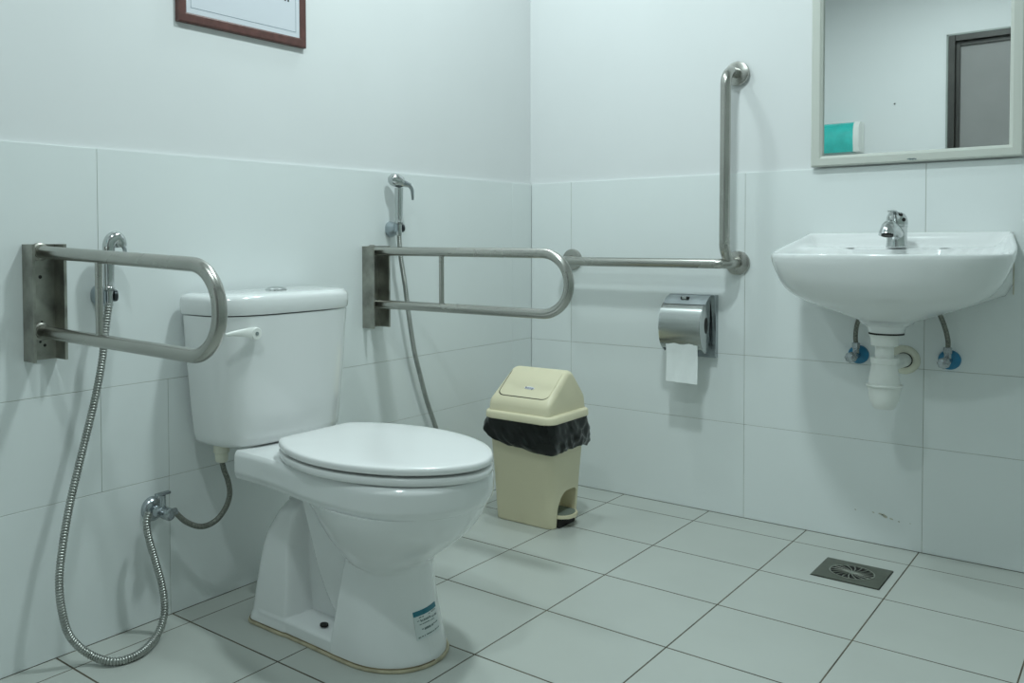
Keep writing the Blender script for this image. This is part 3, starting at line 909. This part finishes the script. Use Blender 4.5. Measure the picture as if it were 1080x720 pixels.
# ------------------------------------------------------------------ wash basin
SX = 1.230
sk = thing('wash_basin', 'white wall-hung ceramic basin under the mirror', 'sink', (SX, 0, .80))
def half(side, y):
    return lerp_tab([(-.30, .235), (-.24, .262), (-.15, .268), (-.06, .262), (0, .256)], y)
plan = []
HWT = [(0, .256), (.05, .264), (.10, .272), (.15, .279), (.20, .283), (.24, .283), (.275, .277), (.31, .262), (.342, .234), (.370, .190), (.390, .130), (.401, .065), (.404, 0)]
side = [(smooth_tab(HWT, d), -d) for d in [0, .02, .04, .06, .09, .12, .15, .18, .21, .24, .265, .29, .31, .325, .34, .352, .364, .375, .384, .392, .397, .401, .403, .404]]
back = [(-.256+.512*k/16, 0) for k in range(17)]
plan = [(-hx_, y) for hx_, y in side[1:]]               # left side going forward
plan = back[::-1] + [] 
# closed loop: back from right to left, then left side forward, tip, right side backward
loop = [(x, 0.0) for x in [.256-.512*k/16 for k in range(17)]] + [(-hx_, y) for hx_, y in side[1:]] + [(hx_, y) for hx_, y in side[-2:0:-1]]
def zrim(y):
    d = min(1, max(0, -y)/.26)
    return .9055-.0555*(d**.85)
C0 = Vector((0, -.205))
def ring_out(s, zf, zb):
    """outer shell: scale s about the waste; zf/zb: heights at front and at the wall"""
    out = []
    for x, y in loop:
        k = sstep(-.10, -.005, y)
        px = C0.x+(x-C0.x)*s; py = C0.y+(y-C0.y)*s
        zz_ = zf
        out.append((px, py, zz_))
    return out
bm = B()
rings = []
def boss(x, y, s):                         # morph plan towards a circle round the waste
    d = Vector((x-C0.x, y-C0.y)); return d
SH = [(1, 0), (1, .05), (.988, .13), (.968, .22), (.945, .31), (.915, .41), (.875, .50), (.825, .575), (.77, .635), (.70, .70), (.60, .775), (.50, .84), (.40, .90), (.33, .94), (.27, .97)]
ZL = .668
last = [(SX+x, y, 0) for x, y in loop]
for s_, fr in SH:
    rg = []
    for x, y in loop:
        k = sstep(-.11, -.0, y)           # 1 at the wall: the end face drops straight, then runs inwards
        zr = zrim(y)
        a_ = math.atan2((y-C0.y)/.205, x/.225)
        mx = sstep(.75, .30, s_)
        sf = s_
        px = x*sf*(1-mx)+.25*sf*math.cos(a_)*mx; py = C0.y+((y-C0.y)*sf)*(1-mx)+(.20*sf*math.sin(a_))*mx
        zf = zr-(zr-ZL)*fr
        # wall profile
        if fr < .50: pxw, pyw, zw = x, y, zr-(zr-.738)*(fr/.5)
        else:
            g_ = (fr-.5)/.5; g_ = min(1, g_)
            s2 = 1-(1-s_)*(.45+.55*g_)
            pxw = x*s2; pyw = C0.y+(y-C0.y)*s2; zw = .738-(.738-ZL)*g_**1.7
        px = px*(1-k)+pxw*k; py = py*(1-k)+pyw*k; z_ = zf*(1-k)+zw*k
        rg.append((SX+px, min(py, 0), z_))
    rings.append(rg)
for rr, zt in ((.062, .6655), (.052, .660), (.046, .655), (.0435, .6425), (.041, .6405)):
    rg = []
    for px, py, pz in last:
        a_ = math.atan2((py-C0.y)/.205, (px-SX)/.225)
        rg.append((SX+rr*math.cos(a_), C0.y+rr*math.sin(a_), zt))
    rings.append(rg)
# inside
inn = []
for s_, dzf, lvl in ((.993, .0035, 0), (.975, .0045, 0), (.955, .001, .0), (.93, -.006, .12), (.89, -.012, .5)):
    rg = []
    for x, y in loop:
        px = x*s_; py = C0.y+(y-C0.y)*s_
        zr = zrim(y)+dzf
        k = sstep(-.12, 0, y)
        z_ = zr*(1-lvl*k)+.872*lvl*k
        rg.append((SX+px, py, z_))
    inn.append(rg)
for s_, zf, zb in ((.84, .825, .8695), (.76, .795, .8685), (.66, .77, .8675), (.56, .755, .8665), (.46, .745, .8655), (.34, .738, .79), (.20, .733, .742), (.06, .730, .730)):
    rg = []
    for x, y in loop:
        px = x*s_; py = C0.y-.02*(1-s_)+(y-C0.y)*s_
        k = sstep(-.165, -.118, py)
        rg.append((SX+px, py, zf*(1-k)+zb*k))
    inn.append(rg)
loft(bm, list(reversed(inn))+rings)
obj('basin', bm, M['porc'], sk, ang=60)
bm = B()  # caulk along the wall
cp = [Vector((p[0], -.0015, p[2])) for p in rings[0][16::-1]]
cpath = [Vector((SX+.2575, -.0012, z)) for z in (.742, .78, .82, .86, .898)]+[Vector((SX+.252, -.0012, .9078))]+[Vector((SX+.2*k, -.0012, .9085)) for k in (.5, 0, -.5)]+[Vector((SX-.253, -.0012, .9078))]
tube(bm, cpath, .0015, 8); obj('caulk_line', bm, M['caulk'], sk)
for dx_ in (-.115, .115):
    bm = B(); lathe(bm, [(0, .012), (.0005, .0115), (.0006, .010)], (SX+dx_, -.100, .8672), (0, 0, 1), 18)
    obj('tap_hole_cover', bm, M['porc'], sk)
bm = B(); lathe(bm, [(0, .0425), (.004, .0425)], (SX, C0.y, .6365), (0, 0, 1), 28); obj('waste_gasket', bm, M['black'], sk)
bm = B(); lathe(bm, [(0, .032), (.003, .031), (.004, .02)], (SX, C0.y-.02, .730), (0, 0, 1), 24); obj('waste_grid', bm, M['chrome'], sk)

# bottle trap
tx, ty = SX-.004, C0.y
tr = thing('bottle_trap', 'white plastic bottle trap hanging under the basin with pipe into wall', 'drain trap', (tx, ty, .55))
bm = B(); lathe(bm, [(0, .038), (-.006, .036), (-.010, .0335), (-.030, .0320), (-.031, .023)], (tx, ty, .6362), (0, 0, 1), 30); obj('top_nut', bm, M['white'], tr)
bm = B(); lathe(bm, [(0, .0225), (-.040, .0225)], (tx, ty, .606), (0, 0, 1), 28); obj('inlet_pipe', bm, M['white'], tr)
bm = B(); lathe(bm, [(0, .023), (0, .0325), (-.002, .0335), (-.015, .0325), (-.016, .031)], (tx, ty, .573), (0, 0, 1), 30); obj('collar', bm, M['white'], tr)
bm = B(); lathe(bm, [(0, .0305), (-.02, .033), (-.040, .036), (-.056, .038)], (tx, ty, .558), (0, 0, 1), 32); obj('bottle', bm, M['white'], tr)
bm = B(); lathe(bm, [(0, .040), (-.001, .0435), (-.004, .0445), (-.008, .0425), (-.010, .039), (-.035, .0365), (-.050, .033), (-.062, .0275), (-.067, .0235), (-.0685, .015)], (tx, ty, .503), (0, 0, 1), 32); obj('bottle_cup', bm, M['white'], tr)
bm = B(); tube(bm, [(tx, ty+.02, .549), (tx+.003, ty+.10, .548), (SX+.006, -.001, .547)], .0195, 22); obj('outlet_pipe', bm, M['white'], tr)
bm = B()
pr = [(0, .041), (.003, .041), (.006, .039), (.0085, .032), (.010, .024)]
lathe(bm, pr, (SX+.004, 0, .547), (0, -1, 0), 32); obj('wall_flange', bm, M['ivory'], tr)
bm = B(); lathe(bm, [(0, .0215), (.0125, .0215)], (SX+.006, -.0, .547), (0, -1, 0), 28); obj('flange_gap', bm, M['black'], tr)

# stop valves + hoses below the basin
def stop_valve(x, z, kind, lab, hoselab, hpts):
    g = 'stop valves under the basin'
    t = thing('stop_valve', lab, 'valve', (x, 0, z), g)
    bm = B(); lathe(bm, [(0, .0275), (.005, .0275), (.011, .025), (.016, .018), (.018, .012)], (x, 0, z), (0, -1, 0), 28); obj('wall_flange', bm, M['blue'], t)
    bm = B()
    lathe(bm, [(.012, .010), (.063, .0105)], (x, 0, z), (0, -1, 0), 18)
    lathe(bm, [(0, .0085), (.020, .0085), (.021, .0105), (.036, .0105), (.038, .0085)], (x, -.034, z), (0, 0, 1), 6)
    obj('valve_body', bm, M['dchrome'], t)
    bm = B(); n_ = 24
    secs = []
    for d, rr in ((.062, .0095), (.070, .0095), (.072, .0135), (.086, .0145), (.100, .0140), (.104, .0120), (.105, .006)):
        secs.append([Vector((x+(rr*(1+.06*math.cos(8*a)))*math.cos(a), -d, z+(rr*(1+.06*math.cos(8*a)))*math.sin(a))) for a in [2*PI*j/48 for j in range(48)]])
    loft(bm, secs); obj('knob', bm, M['dchrome'], t)
    bm = B(); tube(bm, resample(catmull([(x, -.034, z+.034)]+hpts, 14), .004), .0062, 14)
    tag(obj('tap_hose', bm, M['braid']), hoselab, 'hose', 'flexible hoses from the stop valves to the tap')
stop_valve(1.117, .553, 'l', 'blue-flanged stop valve under the basin, left of the white trap', 'grey braided hose rising from the left blue-flanged valve to basin underside',
    [(1.116, -.036, .61), (1.122, -.045, .645), (1.140, -.062, .69), (1.165, -.07, .735)])
stop_valve(1.345, .556, 'r', 'blue-flanged stop valve under the basin, right of the white trap', 'grey braided hose rising from the right blue-flanged valve to basin underside',
    [(1.346, -.036, .61), (1.340, -.042, .645), (1.326, -.056, .69), (1.300, -.07, .735)])

# faucet
fy = -.092; fz = .8685
fc = thing('basin_tap', 'chrome single-lever mixer tap standing on the white basin', 'tap', (SX, fy, fz))
bm = B(); lathe(bm, [(0, .0255), (.003, .0262), (.006, .0255), (.03, .0250), (.054, .0252), (.058, .0262), (.061, .0262)], (SX, fy, fz), (0, 0, 1), 32)
obj('tap_body', bm, M['chrome'], fc)
bm = B()
tube(bm, catmull([(SX, fy+.005, fz+.030), (SX, fy-.03, fz+.044), (SX-.001, fy-.062, fz+.056), (SX-.001, fy-.090, fz+.058), (SX-.001, fy-.104, fz+.046), (SX-.001, fy-.108, fz+.034)], 6), .016, 20, rad=lambda i: (.021-.0042*min(1, i/12) if i < 18 else .0168+.0004*(i-18)))
sp = obj('spout', bm, M['chrome'], fc)
bm = B(); lathe(bm, [(0, .0145), (.003, .0145)], (SX-.001, fy-.1085, fz+.0345), (0, -.3, -1), 20); obj('aerator', bm, M['black'], sp)
bm = B()
secs = []
for k, (z_, rx, ry, oy) in enumerate(((.062, .0262, .0262, 0), (.066, .0268, .0268, 0), (.076, .0260, .0265, -.001), (.085, .0238, .026, -.004), (.092, .0200, .0245, -.009), (.0965, .014, .020, -.014), (.0985, .0065, .012, -.018))):
    secs.append([(SX+rx*math.cos(2*PI*j/28), fy+oy+ry*math.sin(2*PI*j/28), fz+z_) for j in range(28)])
loft(bm, secs)
lvs = []
for k in range(9):
    t_ = k/8
    c = Vector((SX, fy-.012-.050*t_, fz+.0895+.007*t_+.003*t_*t_)); hw = .0155-.004*t_; th = .0045-.0022*t_
    lvs.append([c+Vector((hw*math.cos(a), 0, th*math.sin(a))) for a in [2*PI*j/16 for j in range(16)]])
loft(bm, lvs)
lvr = obj('lever_handle', bm, M['chrome'], fc)
bm = B(); lathe(bm, [(0, .0055), (.0012, .0050)], (SX+.0200, fy-.0175, fz+.0765), (.75, -.66, .1), 14); 
lathe(bm, [(0, .006), (.0012, .0052)], (SX+.0140, fy-.0255, fz+.0905), (.55, -.60, .58), 14); obj('mark_dot', bm, M['black'], lvr)

# ------------------------------------------------------------------ mirror
MX0, MX1, MZ0, MZ1 = .986, 1.506, 1.109, 1.80
mi = thing('wall_mirror', 'cream framed mirror on the back wall above the basin', 'mirror', ((MX0+MX1)/2, 0, MZ0))
fwid = .031; fd = .022
bm = B()
def frame_ring(ins, y): return [(MX0+ins, y, MZ0+ins), (MX1-ins, y, MZ0+ins), (MX1-ins, y, MZ1-ins), (MX0+ins, y, MZ1-ins)]
yb = TT if False else -.0005
loft(bm, [frame_ring(0, yb), frame_ring(0, -fd+.004), frame_ring(.004, -fd), frame_ring(fwid-.008, -fd), frame_ring(fwid, -fd+.006), frame_ring(fwid, yb), frame_ring(0, yb)], False, False)
mf = obj('mirror_frame', bm, M['mframe'], mi, smooth=False)
bm = B(); box(bm, (MX0+.02, -.0075, MZ0+.02), (MX1-.02, -.0035, MZ1-.02)); obj('mirror_glass', bm, M['mirror'], mi, smooth=False)
bm = B(); c_ = pix(961.5, 167.8, 1, -fd)
for k in range(7):
    x_ = c_.x-.009+.018*k/6+random.uniform(-.001, .001)
    box(bm, (x_-.0022, -fd-.0004, c_.z-.0012+random.uniform(-.0012, .0015)), (x_+.0022, -fd+.0004, c_.z+.0012+random.uniform(0, .0018)))
obj('maker_mark', bm, M['grayink'], mf, smooth=False)

# ------------------------------------------------------------------ framed notice
PY0, PY1, PZ0, PZ1 = -1.595, -1.171, 1.426, 1.735
pc = thing('framed_notice', 'printed notice in a dark red wooden frame high on left wall above the toilet', 'picture frame', (0, (PY0+PY1)/2, PZ0))
bm = B(); fwp = .024; xw = -TT+.0004
def pring(ins, x): return [(x, PY0+ins, PZ0+ins), (x, PY1-ins, PZ0+ins), (x, PY1-ins, PZ1-ins), (x, PY0+ins, PZ1-ins)]
loft(bm, [pring(0, xw), pring(0, .004), pring(.003, .006), pring(fwp-.004, .006), pring(fwp, .0042), pring(fwp, xw), pring(0, xw)], False, False)
obj('wooden_frame', bm, M['wood'], pc, smooth=False)
bm = B(); box(bm, (-.001, PY0+.015, PZ0+.015), (.003, PY1-.015, PZ1-.015)); sh = obj('printed_sheet', bm, M['print'], pc, smooth=False)
bm = B(); i0 = fwp+.0135; wl_ = .0010; x_ = .0034
za, zb_, ya, yb_ = PZ0+i0, PZ1-i0, PY0+i0, PY1-i0
for lo, hi in (((.0028, ya, za), (x_, yb_, za+wl_)), ((.0028, ya, zb_-wl_), (x_, yb_, zb_)), ((.0028, ya, za), (x_, ya+wl_, zb_)), ((.0028, yb_-wl_, za), (x_, yb_, zb_))): box(bm, lo, hi)
obj('border_rule', bm, M['line'], sh, smooth=False)
bm = B()
p0 = pix(300.8, 1.0, 0, .003); p1 = pix(304, 1.9, 0, .003)
for p in (p0, p1): box(bm, (.0028, p.y-.0030, p.z), (.0034, p.y+.0030, p.z+.03))
obj('printed_letter', bm, M['ink'], sh, smooth=False)

# ------------------------------------------------------------------ floor drain
dx0, dx1, dy0, dy1 = 1.091, 1.2555, -.379, -.2135
dn_ = thing('floor_drain', 'square steel floor drain with radial grate set in floor tiles', 'floor drain', ((dx0+dx1)/2, (dy0+dy1)/2, 0))
cxd, cyd = (dx0+dx1)/2, (dy0+dy1)/2
M['drain'] = mat('drain_steel', (.14, .15, .12), .42, .7, vary=.12, scale=30)
M['grate'] = mat('grate_steel', (.42, .43, .38), .35, .9, vary=.1, scale=60)
bm = B(); box(bm, (dx0, dy0, .0002), (dx1, dy1, .0008)); lo_ = obj('drain_well', bm, M['black'], dn_, smooth=False)
bm = B(); NR = 64; Rh = .0545
outer = []
for k in range(NR):
    a_ = 2*PI*k/NR; c_, s_ = math.cos(a_), math.sin(a_); m_ = max(abs(c_), abs(s_))
    outer.append((cxd+(dx1-dx0-.004)/2*c_/m_, cyd+(dy1-dy0-.004)/2*s_/m_))
innr = [(cxd+Rh*math.cos(2*PI*k/NR), cyd+Rh*math.sin(2*PI*k/NR)) for k in range(NR)]
loft(bm, [[(x, y, .0006) for x, y in outer], [(x, y, .0030) for x, y in outer], [(x, y, .0030) for x, y in innr], [(x, y, .0006) for x, y in innr]], False, False)
obj('cover_plate', bm, M['drain'], dn_, smooth=False)
bm = B()
loft(bm, [[(cxd+r_*math.cos(2*PI*k/NR), cyd+r_*math.sin(2*PI*k/NR), z_) for k in range(NR)] for r_, z_ in ((Rh, .001), (Rh, .0038), (Rh-.003, .0038), (Rh-.003, .001))], False, False)
lathe(bm, [(0.0008, .0095), (.0030, .0095), (.0034, .007)], (cxd, cyd, 0), (0, 0, 1), 28)
for k in range(18):
    a0 = 2*PI*k/18; pts = []
    for j in range(7):
        t_ = j/6; r_ = .009+(Rh-.010)*t_; a_ = a0+.30*t_
        pts.append((cxd+r_*math.cos(a_), cyd+r_*math.sin(a_), .0024))
    tube(bm, pts, .0014, 6)
obj('grate', bm, M['grate'], dn_)

# ------------------------------------------------------------------ towel dispenser seen in the mirror
td = thing('towel_dispenser', 'teal and white paper towel dispenser on the wall reflected in mirror', 'dispenser', (.21, YF, 1.42))
tx0, tx1, tz0, tz1 = .06, .384, 1.425, 1.617
bm = B(); box(bm, (tx0, YF-.002, tz0), (tx1, YF+.020, tz1), .006); obj('back_plate', bm, M['white'], td)
cvp = catmull([(.018, tz1-.004, 0), (.07, tz1-.002, 0), (.105, tz1-.025, 0), (.118, tz1-.075, 0), (.118, tz0+.06, 0), (.108, tz0+.004, 0)], 6)
pf = [(YF+p.x, p.y) for p in cvp]+[(YF+.018, tz0+.002)]
bm = B(); prism(bm, pf, 0, tx0+.036, tx1-.036); obj('front_cover', bm, M['teal'], td, ang=30)
for a_, b2 in ((tx0+.004, tx0+.036), (tx1-.036, tx1-.004)):
    bm = B(); prism(bm, pf, 0, a_, b2); obj('end_cap', bm, M['white'], td, ang=30)
bm = B(); c_ = (.55, YF-TT, 1.715); lathe(bm, [(0, .004), (.006, .004), (.008, .002)], c_, (0, 1, 0), 12)
tag(obj('wall_screw', bm, M['black']), 'small dark screw in the white wall reflected in mirror', 'screw')

# ------------------------------------------------------------------ lamps on the ceiling, the last one an added fill
def lamp(loc, power, size, col, spread=180):
    l = bpy.data.lights.new('ceiling_lamp_or_fill', 'AREA'); l.shape = 'DISK'; l.size = size; l.energy = power; l.color = col
    o = bpy.data.objects.new('ceiling_lamp_or_fill', l); COL.objects.link(o); o.location = loc
    return o
TINT = (.842, 1.0, 1.005)
lamp((.92, -1.20, ZC-.03), 16.5, .16, TINT)
lamp((.22, -.62, ZC-.03), 5.5, .14, TINT)
lamp((.95, -2.45, ZC-.03), 9.0, .16, TINT)  # added fill that brightens the front wall, not a known fixture

wd = bpy.data.worlds.new('world'); scn.world = wd; wd.use_nodes = True
wd.node_tree.nodes['Background'].inputs['Color'].default_value = (.0, .0, .0, 1)

vs = scn.view_settings
vs.view_transform = 'Standard'; vs.look = 'None'; vs.gamma = 1; vs.use_curve_mapping = False
vs.exposure = 0.125
try:
    scn.cycles.max_bounces = 12; scn.cycles.diffuse_bounces = 8; scn.cycles.glossy_bounces = 6; scn.cycles.sample_clamp_indirect = 6
except Exception: pass
